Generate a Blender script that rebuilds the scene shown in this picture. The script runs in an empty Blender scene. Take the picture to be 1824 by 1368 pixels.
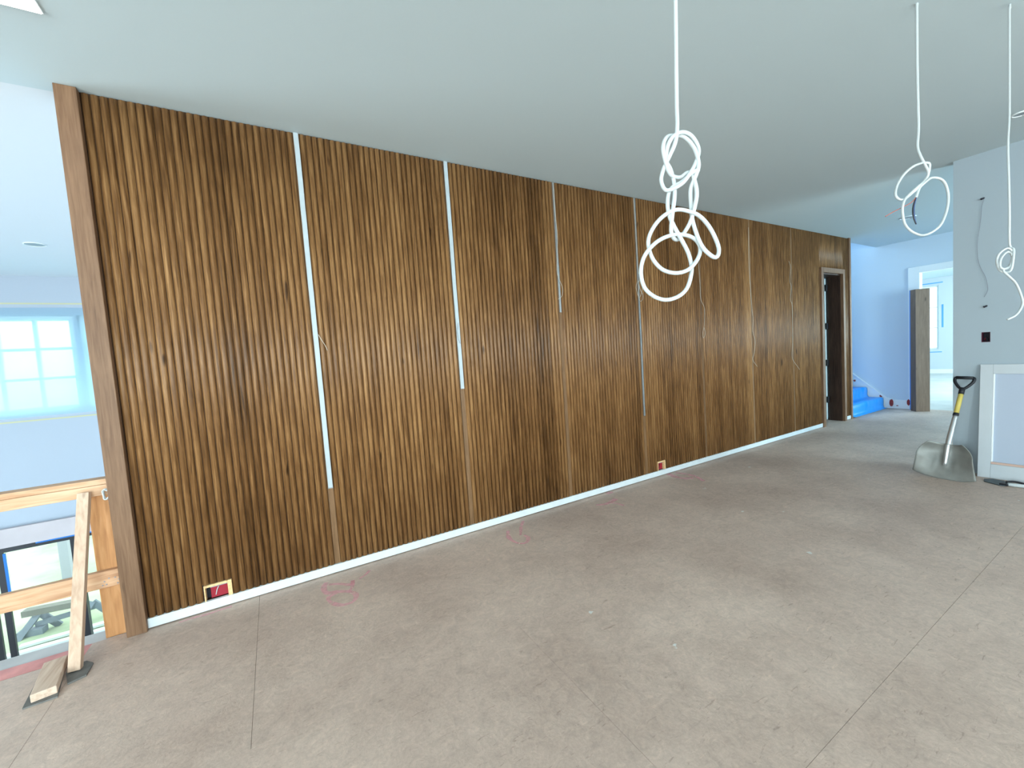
import bpy, bmesh, math, random
from mathutils import Vector, Matrix, noise
random.seed(7)
S = bpy.context.scene
COL = S.collection

# ------------------------------------------------------------------ camera
W, HP, F = 1824, 1368, 730.22
CAM = Vector((0, 0, 1.4505))
yaw, pit, rol = 0.525122, 0.0648506, -0.0684159
fwd = Vector((math.sin(yaw)*math.cos(pit), math.cos(yaw)*math.cos(pit), -math.sin(pit)))
rgt0 = Vector((math.cos(yaw), -math.sin(yaw), 0)); up0 = rgt0.cross(fwd)
rgt = rgt0*math.cos(rol) + up0*math.sin(rol); upv = -rgt0*math.sin(rol) + up0*math.cos(rol)
cd = bpy.data.cameras.new('camera'); cam = bpy.data.objects.new('camera', cd); COL.objects.link(cam)
cd.sensor_width = 36; cd.sensor_fit = 'HORIZONTAL'; cd.lens = F/W*36; cd.clip_start = .02; cd.clip_end = 400
M3 = Matrix((rgt, upv, -fwd)).transposed()
cam.matrix_world = Matrix.Translation(CAM) @ M3.to_4x4()
S.camera = cam
# ------------------------------------------------------------------ world, exposure
w = bpy.data.worlds.new('sky'); S.world = w; w.use_nodes = True
bg = w.node_tree.nodes['Background']; bg.inputs[0].default_value = (.80, .91, 1, 1); bg.inputs[1].default_value = 2.9
S.view_settings.view_transform = 'Standard'; S.view_settings.look = 'None'
S.view_settings.gamma = 1; S.view_settings.use_curve_mapping = False
S.view_settings.exposure = 0.35
# ------------------------------------------------------------------ daylight at the windows
def daylight(name, loc, direction, sx, sy, power, col):
    l = bpy.data.lights.new(name, 'AREA'); l.shape = 'RECTANGLE'; l.size = sx; l.size_y = sy
    l.energy = power; l.color = col
    o = bpy.data.objects.new(name, l); COL.objects.link(o); o.location = loc
    o.rotation_euler = Vector(direction).to_track_quat('-Z', 'Z').to_euler()
    return o
daylight('daylight_back_window', (4.3, -8.25, 1.6), (0, 1, 0), 2.4, 2.6, 120, (.91, .965, 1))
daylight('daylight_right_window', (6.3, -4.8, 1.6), (-1, 0, 0), 2.8, 2.6, 400, (.91, .965, 1))
daylight('daylight_back_window', (1.0, -8.25, 1.6), (0, 1, 0), 2.4, 2.6, 130, (.91, .965, 1))
daylight('daylight_back_window', (-3.0, -8.25, 1.6), (0, 1, 0), 2.4, 2.6, 620, (.91, .965, 1))
daylight('daylight_side_window', (-6.35, -1.0, 1.45), (1, 0, 0), 2.6, 2.3, 400, (.91, .965, 1))
daylight('added_great_room_light', (-6.35, 4.6, -1.8), (1, 0, 0), 2.2, 2.2, 250, (.84, .92, 1))  # unseen source added low down to brighten the void ceiling from below
daylight('daylight_hall_window', (8.0, -2.9, 1.6), (0, 1, 0), 2.4, 2.6, 235, (.62, .86, 1))
daylight('daylight_stair_window', (9.28, 7.45, 4.4), (0, -1, -.1), 1.2, 2.0, 110, (.45, .76, 1))
daylight('daylight_bedroom_window', (14.5, -.35, 1.6), (0, 1, 0), 4, 2.2, 430, (.78, .93, 1))

# ------------------------------------------------------------------ helpers
def ray(px, py): return fwd + rgt*((px-912)/F) - upv*((py-684)/F)
def onY(px, py, Y): d = ray(px, py); return CAM + d*(Y/d.y)
def onX(px, py, X): d = ray(px, py); return CAM + d*(X/d.x)
def onZ(px, py, z): d = ray(px, py); return CAM + d*((z-CAM.z)/d.z)
def atD(px, py, dep): return CAM + ray(px, py)*dep

ORI = {}
def me_from(bm, name, smooth=False):
    me = bpy.data.meshes.new(name); bm.to_mesh(me); bm.free()
    if smooth:
        for p in me.polygons: p.use_smooth = True
    return me
def obj(name, bm, mat, parent=None, smooth=False, label=None, cat=None, group=None, kind=None, bevel=0):
    """bm is in world coordinates; the origin goes to its base."""
    bm.normal_update()
    xs = [v.co.x for v in bm.verts]; ys = [v.co.y for v in bm.verts]; zs = [v.co.z for v in bm.verts]
    o_w = Vector(((min(xs)+max(xs))/2, (min(ys)+max(ys))/2, min(zs)))
    for v in bm.verts: v.co -= o_w
    me = me_from(bm, name, smooth)
    o = bpy.data.objects.new(name, me); COL.objects.link(o)
    me.materials.append(mat)
    if parent is not None:
        o.parent = parent; o.location = o_w - ORI[parent.name]
    else: o.location = o_w
    ORI[o.name] = o_w
    if bevel:
        m = o.modifiers.new('bevel', 'BEVEL'); m.width = bevel; m.segments = 2; m.limit_method = 'ANGLE'
    tag(o, label, cat, group, kind)
    return o
def tag(o, label=None, cat=None, group=None, kind=None):
    if label: o['label'] = label
    if cat: o['category'] = cat
    if group: o['group'] = group
    if kind: o['kind'] = kind
def thing(name, loc, label, cat, group=None, kind=None):
    o = bpy.data.objects.new(name, None); COL.objects.link(o); o.location = loc
    o.empty_display_size = .1; ORI[o.name] = Vector(loc); tag(o, label, cat, group, kind); return o
def BM(): return bmesh.new()
def box(x0, x1, y0, y1, z0, z1, bm=None):
    bm = bm or BM()
    vs = [bm.verts.new((x, y, z)) for x in (x0, x1) for y in (y0, y1) for z in (z0, z1)]
    for f in ((0,1,3,2),(4,6,7,5),(0,4,5,1),(2,3,7,6),(0,2,6,4),(1,5,7,3)): bm.faces.new([vs[i] for i in f])
    return bm
def obox(p0, p1, wdt, thk, side=None, bm=None):
    """bar from p0 to p1; wdt along 'side', thk across both."""
    bm = bm or BM(); p0 = Vector(p0); p1 = Vector(p1); a = (p1-p0).normalized()
    s = Vector(side) if side else Vector((1,0,0))
    s = (s - a*s.dot(a)).normalized(); t = a.cross(s)
    vs = []
    for p in (p0, p1):
        for i, j in ((-1,-1),(1,-1),(1,1),(-1,1)): vs.append(bm.verts.new(p + s*wdt/2*i + t*thk/2*j))
    for f in ((3,2,1,0),(4,5,6,7),(0,1,5,4),(1,2,6,5),(2,3,7,6),(3,0,4,7)): bm.faces.new([vs[i] for i in f])
    bmesh.ops.recalc_face_normals(bm, faces=bm.faces)
    return bm
def prism(poly, axis, a0, a1, bm=None):
    """poly of 2D points, extruded along axis ('x': (y,z), 'y': (x,z), 'z': (x,y))."""
    bm = bm or BM()
    def P(p, a): return {'x': (a, p[0], p[1]), 'y': (p[0], a, p[1]), 'z': (p[0], p[1], a)}[axis]
    A = [bm.verts.new(P(p, a0)) for p in poly]; B = [bm.verts.new(P(p, a1)) for p in poly]
    n = len(poly)
    fs = [bm.faces.new(A), bm.faces.new(B[::-1])]
    for i in range(n): bm.faces.new((A[i], B[i], B[(i+1) % n], A[(i+1) % n]))
    bmesh.ops.recalc_face_normals(bm, faces=bm.faces)
    bmesh.ops.triangulate(bm, faces=[f for f in bm.faces if len(f.verts) > 4])
    return bm
def wall(axis, t0, t1, u0, u1, z0, z1, holes=()):
    """slab with rectangular holes; axis 'y': plane across Y (u = X); axis 'x': u = Y."""
    bm = BM(); us = sorted({u0, u1, *[h[i] for h in holes for i in (0, 1)]}); zs = sorted({z0, z1, *[h[i] for h in holes for i in (2, 3)]})
    us = [u for u in us if u0 <= u <= u1]; zs = [z for z in zs if z0 <= z <= z1]
    V = {}
    def v(i, j, k):
        if (i, j, k) not in V:
            t = (t0, t1)[k]; V[i, j, k] = bm.verts.new((us[i], t, zs[j]) if axis == 'y' else (t, us[i], zs[j]))
        return V[i, j, k]
    def solid(i, j):
        if i < 0 or j < 0 or i >= len(us)-1 or j >= len(zs)-1: return False
        cu, cz = (us[i]+us[i+1])/2, (zs[j]+zs[j+1])/2
        return not any(h[0] < cu < h[1] and h[2] < cz < h[3] for h in holes)
    for i in range(len(us)-1):
        for j in range(len(zs)-1):
            if not solid(i, j): continue
            for k in (0, 1): bm.faces.new((v(i,j,k), v(i+1,j,k), v(i+1,j+1,k), v(i,j+1,k)))
            if not solid(i-1, j): bm.faces.new((v(i,j,0), v(i,j+1,0), v(i,j+1,1), v(i,j,1)))
            if not solid(i+1, j): bm.faces.new((v(i+1,j,0), v(i+1,j+1,0), v(i+1,j+1,1), v(i+1,j,1)))
            if not solid(i, j-1): bm.faces.new((v(i,j,0), v(i+1,j,0), v(i+1,j,1), v(i,j,1)))
            if not solid(i, j+1): bm.faces.new((v(i,j+1,0), v(i+1,j+1,0), v(i+1,j+1,1), v(i,j+1,1)))
    bmesh.ops.recalc_face_normals(bm, faces=bm.faces)
    return bm
def catmull(pts, n):
    P = [Vector(p) for p in pts]; out = []
    P = [P[0]*2-P[1]] + P + [P[-1]*2-P[-2]]
    for i in range(1, len(P)-2):
        a, b, c, d = P[i-1:i+3]
        for k in range(n):
            t = k/n; out.append(.5*((2*b) + (c-a)*t + (2*a-5*b+4*c-d)*t*t + (3*b-a-3*c+d)*t**3))
    out.append(P[-2]); return out
def tube(pts, r, sides=8, n=6, bm=None, closed=False):
    bm = bm or BM(); P = catmull(pts, n) if n > 1 else [Vector(p) for p in pts]
    T = [((P[min(i+1, len(P)-1)] - P[max(i-1, 0)]) or Vector((0,0,1))).normalized() for i in range(len(P))]
    u = T[0].orthogonal().normalized(); rings = []
    for i, p in enumerate(P):
        u = (u - T[i]*u.dot(T[i])).normalized(); w_ = T[i].cross(u)
        rr = r(i/(len(P)-1)) if callable(r) else r
        rings.append([bm.verts.new(p + (u*math.cos(a) + w_*math.sin(a))*rr) for a in [2*math.pi*k/sides for k in range(sides)]])
    for a, b in zip(rings, rings[1:]):
        for k in range(sides): bm.faces.new((a[k], a[(k+1) % sides], b[(k+1) % sides], b[k]))
    bm.faces.new(rings[0][::-1]); bm.faces.new(rings[-1])
    return bm
def ribbon(pts, wdt, z, n=5, bm=None):
    bm = bm or BM(); P = catmull([(p[0], p[1], z) for p in pts], n); prev = None
    for i, p in enumerate(P):
        t = (P[min(i+1, len(P)-1)] - P[max(i-1, 0)]).normalized(); s = Vector((-t.y, t.x, 0))
        ww = wdt*(.75 + .5*noise.noise(p*9))
        cur = (bm.verts.new(p + s*ww/2), bm.verts.new(p - s*ww/2))
        if prev: bm.faces.new((prev[0], prev[1], cur[1], cur[0]))
        prev = cur
    bmesh.ops.recalc_face_normals(bm, faces=bm.faces)
    for f in bm.faces:
        if f.normal.z < 0: f.normal_flip()
    return bm

# ------------------------------------------------------------------ materials
def mat(name, col, rough=.6, metal=0, spec=.4, bump=0, bscale=60, var=0, vscale=3, alpha=1, emit=None):
    m = bpy.data.materials.new(name); m.use_nodes = True; nt = m.node_tree; p = nt.nodes['Principled BSDF']
    p.inputs['Base Color'].default_value = (*col, 1); p.inputs['Roughness'].default_value = rough
    p.inputs['Metallic'].default_value = metal; p.inputs['Specular IOR Level'].default_value = spec
    p.inputs['Alpha'].default_value = alpha
    tc = nt.nodes.new('ShaderNodeTexCoord')
    if var:
        n = nt.nodes.new('ShaderNodeTexNoise'); n.inputs['Scale'].default_value = vscale; n.inputs['Detail'].default_value = 5
        nt.links.new(tc.outputs['Object'], n.inputs['Vector'])
        r = nt.nodes.new('ShaderNodeValToRGB'); r.color_ramp.elements[0].position = .3; r.color_ramp.elements[1].position = .7
        r.color_ramp.elements[0].color = (*[c*(1-var) for c in col], 1); r.color_ramp.elements[1].color = (*[min(1, c*(1+var)) for c in col], 1)
        nt.links.new(n.outputs[0], r.inputs[0]); nt.links.new(r.outputs[0], p.inputs['Base Color'])
    if bump:
        n = nt.nodes.new('ShaderNodeTexNoise'); n.inputs['Scale'].default_value = bscale; n.inputs['Detail'].default_value = 4
        nt.links.new(tc.outputs['Object'], n.inputs['Vector'])
        b = nt.nodes.new('ShaderNodeBump'); b.inputs['Strength'].default_value = bump; b.inputs['Distance'].default_value = .01
        nt.links.new(n.outputs[0], b.inputs['Height']); nt.links.new(b.outputs[0], p.inputs['Normal'])
    if emit:
        p.inputs['Emission Color'].default_value = (*col, 1); p.inputs['Emission Strength'].default_value = emit
    return m
def wood(name, dark, mid, light, rough=.5, along='z', fine=110, spec=.35, knots=True, tone=.5):
    m = bpy.data.materials.new(name); m.use_nodes = True; nt = m.node_tree; N = nt.nodes; L = nt.links; p = N['Principled BSDF']
    p.inputs['Roughness'].default_value = rough; p.inputs['Specular IOR Level'].default_value = spec
    tc = N.new('ShaderNodeTexCoord'); at = N.new('ShaderNodeAttribute'); at.attribute_type = 'OBJECT'; at.attribute_name = 'tone'
    sd = N.new('ShaderNodeAttribute'); sd.attribute_type = 'OBJECT'; sd.attribute_name = 'seed'
    mul = N.new('ShaderNodeVectorMath'); mul.operation = 'MULTIPLY_ADD'; mul.inputs[1].default_value = (1.0, 1.3, 7.7)
    L.new(sd.outputs['Fac'], mul.inputs[0]); L.new(tc.outputs['Object'], mul.inputs[2])
    def ns(fx, fl, detail, dist=0):
        mp = N.new('ShaderNodeMapping'); sc = {'x': (fl, fx, fx), 'y': (fx, fl, fx), 'z': (fx, fx, fl)}[along]; mp.inputs['Scale'].default_value = sc
        L.new(mul.outputs[0], mp.inputs[0]); n = N.new('ShaderNodeTexNoise'); n.inputs['Scale'].default_value = 1; n.inputs['Detail'].default_value = detail
        n.inputs['Distortion'].default_value = dist; L.new(mp.outputs[0], n.inputs['Vector']); return n.outputs[0]
    g = ns(fine, 5, 4, .6); b = ns(22, 1.3, 3, 1.0); c = ns(9, 2.2, 3)
    def mth(op, a, bb, val=None):
        x = N.new('ShaderNodeMath'); x.operation = op
        for i, s in enumerate((a, bb)):
            if isinstance(s, (int, float)): x.inputs[i].default_value = s
            elif s is not None: L.new(s, x.inputs[i])
        return x.outputs[0]
    f = mth('ADD', mth('MULTIPLY', g, .60), mth('MULTIPLY', b, .26))
    f = mth('ADD', f, mth('MULTIPLY', c, .20))
    f = mth('ADD', f, mth('MULTIPLY', mth('SUBTRACT', at.outputs['Fac'], tone), .20))
    r = N.new('ShaderNodeValToRGB'); e = r.color_ramp.elements
    e[0].position = .33; e[0].color = (*dark, 1); e[1].position = .72; e[1].color = (*light, 1)
    x = e.new(.52); x.color = (*mid, 1)
    L.new(f, r.inputs[0]); out = r.outputs[0]
    if knots:
        k = ns(14, 4.0, 1, 0); kr = N.new('ShaderNodeValToRGB'); kr.color_ramp.elements[0].position = .195; kr.color_ramp.elements[0].color = (.28, .25, .22, 1)
        kr.color_ramp.elements[1].position = .25; kr.color_ramp.elements[1].color = (1, 1, 1, 1); L.new(k, kr.inputs[0])
        mx = N.new('ShaderNodeMix'); mx.data_type = 'RGBA'; mx.blend_type = 'MULTIPLY'; mx.inputs[0].default_value = 1
        L.new(out, mx.inputs[6]); L.new(kr.outputs[0], mx.inputs[7]); out = mx.outputs[2]
    L.new(out, p.inputs['Base Color'])
    bp = N.new('ShaderNodeBump'); bp.inputs['Strength'].default_value = .25; bp.inputs['Distance'].default_value = .004
    L.new(g, bp.inputs['Height']); L.new(bp.outputs[0], p.inputs['Normal'])
    return m
M = {}
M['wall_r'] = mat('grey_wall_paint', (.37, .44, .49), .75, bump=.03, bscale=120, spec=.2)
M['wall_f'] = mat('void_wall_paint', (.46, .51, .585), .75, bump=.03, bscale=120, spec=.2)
M['ceiling'] = mat('ceiling_paint', (.55, .65, .685), .9, bump=.03, bscale=90, spec=.15)
M['wall'] = mat('wall_paint', (.56, .62, .68), .75, bump=.03, bscale=120, spec=.2)
M['wall_blue'] = mat('hall_wall_paint', (.60, .69, .78), .75, bump=.03, bscale=120, spec=.2)
M['header'] = mat('primed_header', (.60, .53, .54), .8, var=.06)
M['white'] = mat('white_trim', (.82, .86, .88), .5, bump=.02)
M['base'] = mat('white_base_board', (.58, .63, .65), .55, var=.05, vscale=14)
M['flute'] = wood('stained_oak', (.052, .022, .006), (.172, .080, .027), (.335, .178, .070), rough=.42, fine=130)
M['post'] = wood('stained_oak_flat', (.10, .048, .022), (.165, .086, .044), (.23, .128, .070), rough=.5, fine=90)
M['insert'] = wood('stained_oak_insert', (.09, .045, .017), (.17, .088, .036), (.24, .13, .06), rough=.5, fine=90, knots=False)
M['dkwood'] = wood('dark_jamb', (.022, .010, .006), (.05, .025, .016), (.085, .045, .028), rough=.45, fine=70)
M['spruce'] = wood('spruce_lumber', (.40, .20, .105), (.55, .32, .185), (.65, .43, .28), rough=.7, along='x', fine=60)
M['spruce_v'] = wood('spruce_lumber_upright', (.36, .23, .155), (.49, .335, .24), (.60, .44, .33), rough=.7, along='z', fine=60)
M['fir_v'] = wood('fir_board', (.36, .155, .058), (.52, .25, .10), (.63, .34, .16), rough=.65, along='z', fine=50)
M['spruce_y'] = wood('spruce_block', (.44, .30, .22), (.60, .45, .35), (.70, .56, .45), rough=.75, along='y', fine=60)
M['raw'] = mat('raw_oak_edge', (.72, .48, .24), .8, var=.2, vscale=60)
M['cable'] = mat('white_cable', (.52, .565, .575), .42, spec=.4)
M['wire'] = mat('thin_white_wire', (.52, .46, .38), .5)
M['alu'] = mat('satin_led_channel', (.38, .44, .47), .42, metal=0, spec=.6, var=.06, vscale=9)
M['alu_d'] = mat('bare_led_channel', (.30, .32, .33), .35, metal=.5, spec=.6, var=.15, vscale=14)
M['red'] = mat('red_device_box', (.30, .010, .025), .4, spec=.5)
M['black'] = mat('black_frame', (.012, .013, .018), .45)
M['hole'] = mat('dark_hole', (.02, .02, .03), .8)
M['grey'] = mat('grey_plastic', (.25, .28, .33), .5)
M['blue_tape'] = mat('blue_masking_tape', (.02, .20, .62), .6)
M['yel_tape'] = mat('yellow_tape', (.60, .58, .36), .6)
M['copper'] = mat('red_conductor', (.42, .10, .07), .5)
M['blue_w'] = mat('blue_conductor', (.06, .10, .22), .5)
M['steel'] = mat('shovel_aluminium', (.27, .28, .265), .5, metal=.3, spec=.5, var=.18, vscale=8)
M['tubem'] = mat('socket_steel', (.55, .57, .58), .35, metal=.7, var=.1)
M['yellow'] = mat('yellow_shaft', (.62, .50, .12), .5, var=.1)
M['blackp'] = mat('black_plastic', (.012, .014, .02), .45)
M['pad'] = mat('grey_felt_pad', (.15, .147, .14), .8, var=.25, vscale=20)
M['gypsum'] = mat('red_primer_patch', (.32, .05, .05), .8, var=.3, vscale=30)
M['pinkedge'] = mat('red_dusted_edge', (.66, .29, .27), .85, var=.25, vscale=6, bump=.1)
M['ledge'] = mat('ledge_board', (.54, .52, .51), .8, var=.08, vscale=5)
M['blade'] = mat('dark_scraper_blade', (.055, .075, .085), .5, var=.2, vscale=20)
M['boxwood'] = wood('brown_box_face', (.12, .072, .046), (.165, .104, .069), (.215, .14, .095), rough=.55, fine=60)
M['lamp'] = mat('lit_lens', (1, 1, 1), .5, emit=4)
M['lens'] = mat('recessed_lens', (.30, .36, .40), .4)
M['concrete'] = mat('lower_floor', (.50, .48, .46), .8, var=.15)
M['door'] = mat('white_door', (.70, .78, .78), .4)

def mat_plastic():
    m = bpy.data.materials.new('blue_poly_sheet'); m.use_nodes = True; p = m.node_tree.nodes['Principled BSDF']
    p.inputs['Base Color'].default_value = (.004, .30, .85, 1); p.inputs['Roughness'].default_value = .32; p.inputs['Specular IOR Level'].default_value = .5
    return m
M['poly'] = mat_plastic()
def mat_film():
    m = bpy.data.materials.new('translucent_film'); m.use_nodes = True; nt = m.node_tree; N = nt.nodes; L = nt.links; N.remove(N['Principled BSDF'])
    tr = N.new('ShaderNodeBsdfTransparent'); tr.inputs[0].default_value = (.88, .97, 1, 1)
    tl = N.new('ShaderNodeBsdfTranslucent'); tl.inputs[0].default_value = (.66, .88, 1, 1)
    df = N.new('ShaderNodeBsdfDiffuse'); df.inputs[0].default_value = (.62, .80, .95, 1)
    a = N.new('ShaderNodeMixShader'); a.inputs[0].default_value = .55; L.new(tl.outputs[0], a.inputs[1]); L.new(df.outputs[0], a.inputs[2])
    rf = N.new('ShaderNodeBsdfRefraction'); rf.inputs['Color'].default_value = (.80, .95, 1, 1); rf.inputs['Roughness'].default_value = .38; rf.inputs['IOR'].default_value = 1.35
    h = N.new('ShaderNodeMixShader'); L.new(tr.outputs[0], h.inputs[1]); L.new(rf.outputs[0], h.inputs[2])
    b = N.new('ShaderNodeMixShader'); L.new(h.outputs[0], b.inputs[1]); L.new(a.outputs[0], b.inputs[2])
    tc = N.new('ShaderNodeTexCoord'); sp = N.new('ShaderNodeSeparateXYZ'); L.new(tc.outputs['Object'], sp.inputs[0])
    mr = N.new('ShaderNodeMapRange'); mr.inputs[1].default_value = 0; mr.inputs[2].default_value = 1.5; mr.inputs[3].default_value = .92; mr.inputs[4].default_value = .35
    m2 = N.new('ShaderNodeMapRange'); m2.inputs[1].default_value = .3; m2.inputs[2].default_value = 1.45; m2.inputs[3].default_value = 1; m2.inputs[4].default_value = .25
    L.new(sp.outputs['Z'], m2.inputs[0]); L.new(m2.outputs[0], h.inputs[0])
    L.new(sp.outputs['Z'], mr.inputs[0]); L.new(mr.outputs[0], b.inputs[0])
    L.new(b.outputs[0], N['Material Output'].inputs[0]); return m
M['film'] = mat_film()
def mat_glass(name, tint, gl=.06):
    m = bpy.data.materials.new(name); m.use_nodes = True; nt = m.node_tree; N = nt.nodes; L = nt.links; N.remove(N['Principled BSDF'])
    tr = N.new('ShaderNodeBsdfTransparent'); tr.inputs[0].default_value = (*tint, 1)
    g = N.new('ShaderNodeBsdfGlossy'); g.inputs['Roughness'].default_value = .02
    b = N.new('ShaderNodeMixShader'); b.inputs[0].default_value = gl; L.new(tr.outputs[0], b.inputs[1]); L.new(g.outputs[0], b.inputs[2])
    L.new(b.outputs[0], N['Material Output'].inputs[0]); return m
M['glass'] = mat_glass('window_glass', (.96, 1, .99)); M['glass_c'] = mat_glass('bluish_glass', (.80, .98, 1))
def mat_floor():
    m = bpy.data.materials.new('dusty_subfloor'); m.use_nodes = True; nt = m.node_tree; N = nt.nodes; L = nt.links; p = N['Principled BSDF']
    p.inputs['Roughness'].default_value = .6; p.inputs['Specular IOR Level'].default_value = .4
    geo = N.new('ShaderNodeNewGeometry')
    def ns(scale, detail, rough=.6, dist=0):
        n = N.new('ShaderNodeTexNoise'); n.inputs['Scale'].default_value = scale; n.inputs['Detail'].default_value = detail
        n.inputs['Roughness'].default_value = rough; n.inputs['Distortion'].default_value = dist
        L.new(geo.outputs['Position'], n.inputs['Vector']); return n.outputs[0]
    def ramp(src, a, b, ca, cb):
        r = N.new('ShaderNodeValToRGB'); r.color_ramp.elements[0].position = a; r.color_ramp.elements[1].position = b
        r.color_ramp.elements[0].color = (*ca, 1); r.color_ramp.elements[1].color = (*cb, 1); L.new(src, r.inputs[0]); return r.outputs[0]
    def mix(a, b, fac, mode='MIX'):
        x = N.new('ShaderNodeMix'); x.data_type = 'RGBA'; x.blend_type = mode
        if isinstance(fac, float): x.inputs[0].default_value = fac
        else: L.new(fac, x.inputs[0])
        L.new(a, x.inputs[6]); L.new(b, x.inputs[7]); return x.outputs[2]
    base = ramp(ns(1.1, 5), .35, .65, (.475, .360, .302), (.62, .487, .412))
    mott = ramp(ns(14, 6, .7, 1.5), .3, .7, (.80, .80, .79), (1.16, 1.14, 1.12)); c = mix(base, mott, .8, 'MULTIPLY')
    grain = ramp(ns(70, 4, .7), .3, .7, (.86, .86, .86), (1.1, 1.1, 1.1)); c = mix(c, grain, .7, 'MULTIPLY')
    dk = ramp(ns(5, 6, .75, 2), .30, .36, (.66, .64, .62), (1, 1, 1)); c = mix(c, dk, .5, 'MULTIPLY')
    mp = N.new('ShaderNodeMapping'); mp.inputs['Rotation'].default_value = (0, 0, .5); mp.inputs['Scale'].default_value = (16, 70, 1)
    L.new(geo.outputs['Position'], mp.inputs[0]); fl = N.new('ShaderNodeTexNoise'); fl.inputs['Scale'].default_value = 1; fl.inputs['Detail'].default_value = 3; fl.inputs['Distortion'].default_value = 1.2
    L.new(mp.outputs[0], fl.inputs['Vector'])
    c = mix(c, ramp(fl.outputs[0], .27, .36, (.72, .70, .68), (1, 1, 1)), .9, 'MULTIPLY')
    c = mix(c, ramp(fl.outputs[0], .64, .72, (1, 1, 1), (1.13, 1.12, 1.10)), 1.0, 'MULTIPLY')
    # white spatter
    v = N.new('ShaderNodeTexVoronoi'); v.inputs['Scale'].default_value = 3.0; v.inputs['Randomness'].default_value = 1
    n2 = N.new('ShaderNodeVectorMath'); n2.operation = 'ADD'; nn = N.new('ShaderNodeTexNoise'); nn.inputs['Scale'].default_value = 25
    L.new(geo.outputs['Position'], nn.inputs['Vector']); sc = N.new('ShaderNodeVectorMath'); sc.operation = 'SCALE'; sc.inputs['Scale'].default_value = .06
    L.new(nn.outputs['Color'], sc.inputs[0]); L.new(geo.outputs['Position'], n2.inputs[0]); L.new(sc.outputs[0], n2.inputs[1]); L.new(n2.outputs[0], v.inputs['Vector'])
    spl = ramp(v.outputs['Distance'], .036, .050, (1, 1, 1), (0, 0, 0))
    wc = N.new('ShaderNodeRGB'); wc.outputs[0].default_value = (.66, .66, .63, 1)
    c = mix(c, wc.outputs[0], spl)
    L.new(c, p.inputs['Base Color'])
    b = N.new('ShaderNodeBump'); b.inputs['Strength'].default_value = .35; b.inputs['Distance'].default_value = .004
    L.new(ns(38, 5, .65, 1), b.inputs['Height']); L.new(b.outputs[0], p.inputs['Normal']); return m
M['floor'] = mat_floor()
def mat_pink():
    m = bpy.data.materials.new('pink_marking_paint'); m.use_nodes = True; nt = m.node_tree; N = nt.nodes; L = nt.links; p = N['Principled BSDF']
    p.inputs['Base Color'].default_value = (1.0, .48, .54, 1); p.inputs['Roughness'].default_value = .85
    geo = N.new('ShaderNodeNewGeometry'); n = N.new('ShaderNodeTexNoise'); n.inputs['Scale'].default_value = 26; n.inputs['Detail'].default_value = 6
    L.new(geo.outputs['Position'], n.inputs['Vector']); r = N.new('ShaderNodeValToRGB'); r.color_ramp.elements[0].position = .25; r.color_ramp.elements[1].position = .75
    r.color_ramp.elements[0].color = (.22, .22, .22, 1); r.color_ramp.elements[1].color = (.62, .62, .62, 1)
    L.new(n.outputs[0], r.inputs[0]); L.new(r.outputs[0], p.inputs['Alpha']); return m
M['pink'] = mat_pink()
def mat_grass():
    m = mat('lawn', (.34, .41, .24), .95, var=.25, vscale=1.2, bump=.5, bscale=8); return m
M['grass'] = mat_grass()
M['gravel'] = mat('pale_gravel', (.46, .49, .48), .9, var=.3, vscale=2.5, bump=.4, bscale=12)
M['sawgrey'] = mat('weathered_grey_wood', (.16, .20, .22), .8, var=.15)
M['sawtop'] = mat('worn_olive_plank', (.14, .14, .10), .8, var=.2)
M['palelum'] = mat('pale_lumber', (.72, .74, .72), .8, var=.1)
M['postgrey'] = mat('grey_post', (.34, .35, .36), .7)
M['panelw'] = mat('white_panel_frame', (.52, .565, .60), .5, var=.03, vscale=6)
M['panelb'] = mat('panel_infill', (.42, .485, .59), .45)
M['rawpink'] = mat('raw_panel_edge', (.58, .40, .33), .8)

# ------------------------------------------------------------------ the shell
D, H = 3.136, 3.05
def struct(name, bm, m, label, cat, **k): return obj(name, bm, m, kind='structure', label=label, cat=cat, **k)
struct('ceiling_void', box(-6.2, -.757, 3.20, 8.6, H, H+.2), mat('void_ceiling_brightened', (.68, .72, .76), .9, bump=.03, bscale=90, spec=.15),  # extra brightness over the void is put into this paler colour
       'ceiling over the open void, coloured paler to look brighter, left of the fluted wall', 'ceiling')
ceil = struct('ceiling', prism([(-6.2,-8.0),(6.0,-8.0),(6.0,-2.6),(10.03,-2.6),(10.03,3.28),(8.53,3.28),(8.53,8.6),(-.757,8.6),(-.757,3.20),(-6.2,3.20)], 'z', H, H+.2), M['ceiling'],
       'smooth pale grey painted ceiling above the whole upper floor', 'ceiling')
floor = struct('floor', prism([(-6.2,-8.0),(6.0,-8.0),(6.0,-2.6),(10.15,-2.6),(10.15,7.2),(-.757,7.2),(-.757,3.28),(-6.2,3.28)], 'z', -.28, -.019), M['concrete'],
       'dusty beige subfloor of large wood sheets with dark seams', 'floor')
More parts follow.
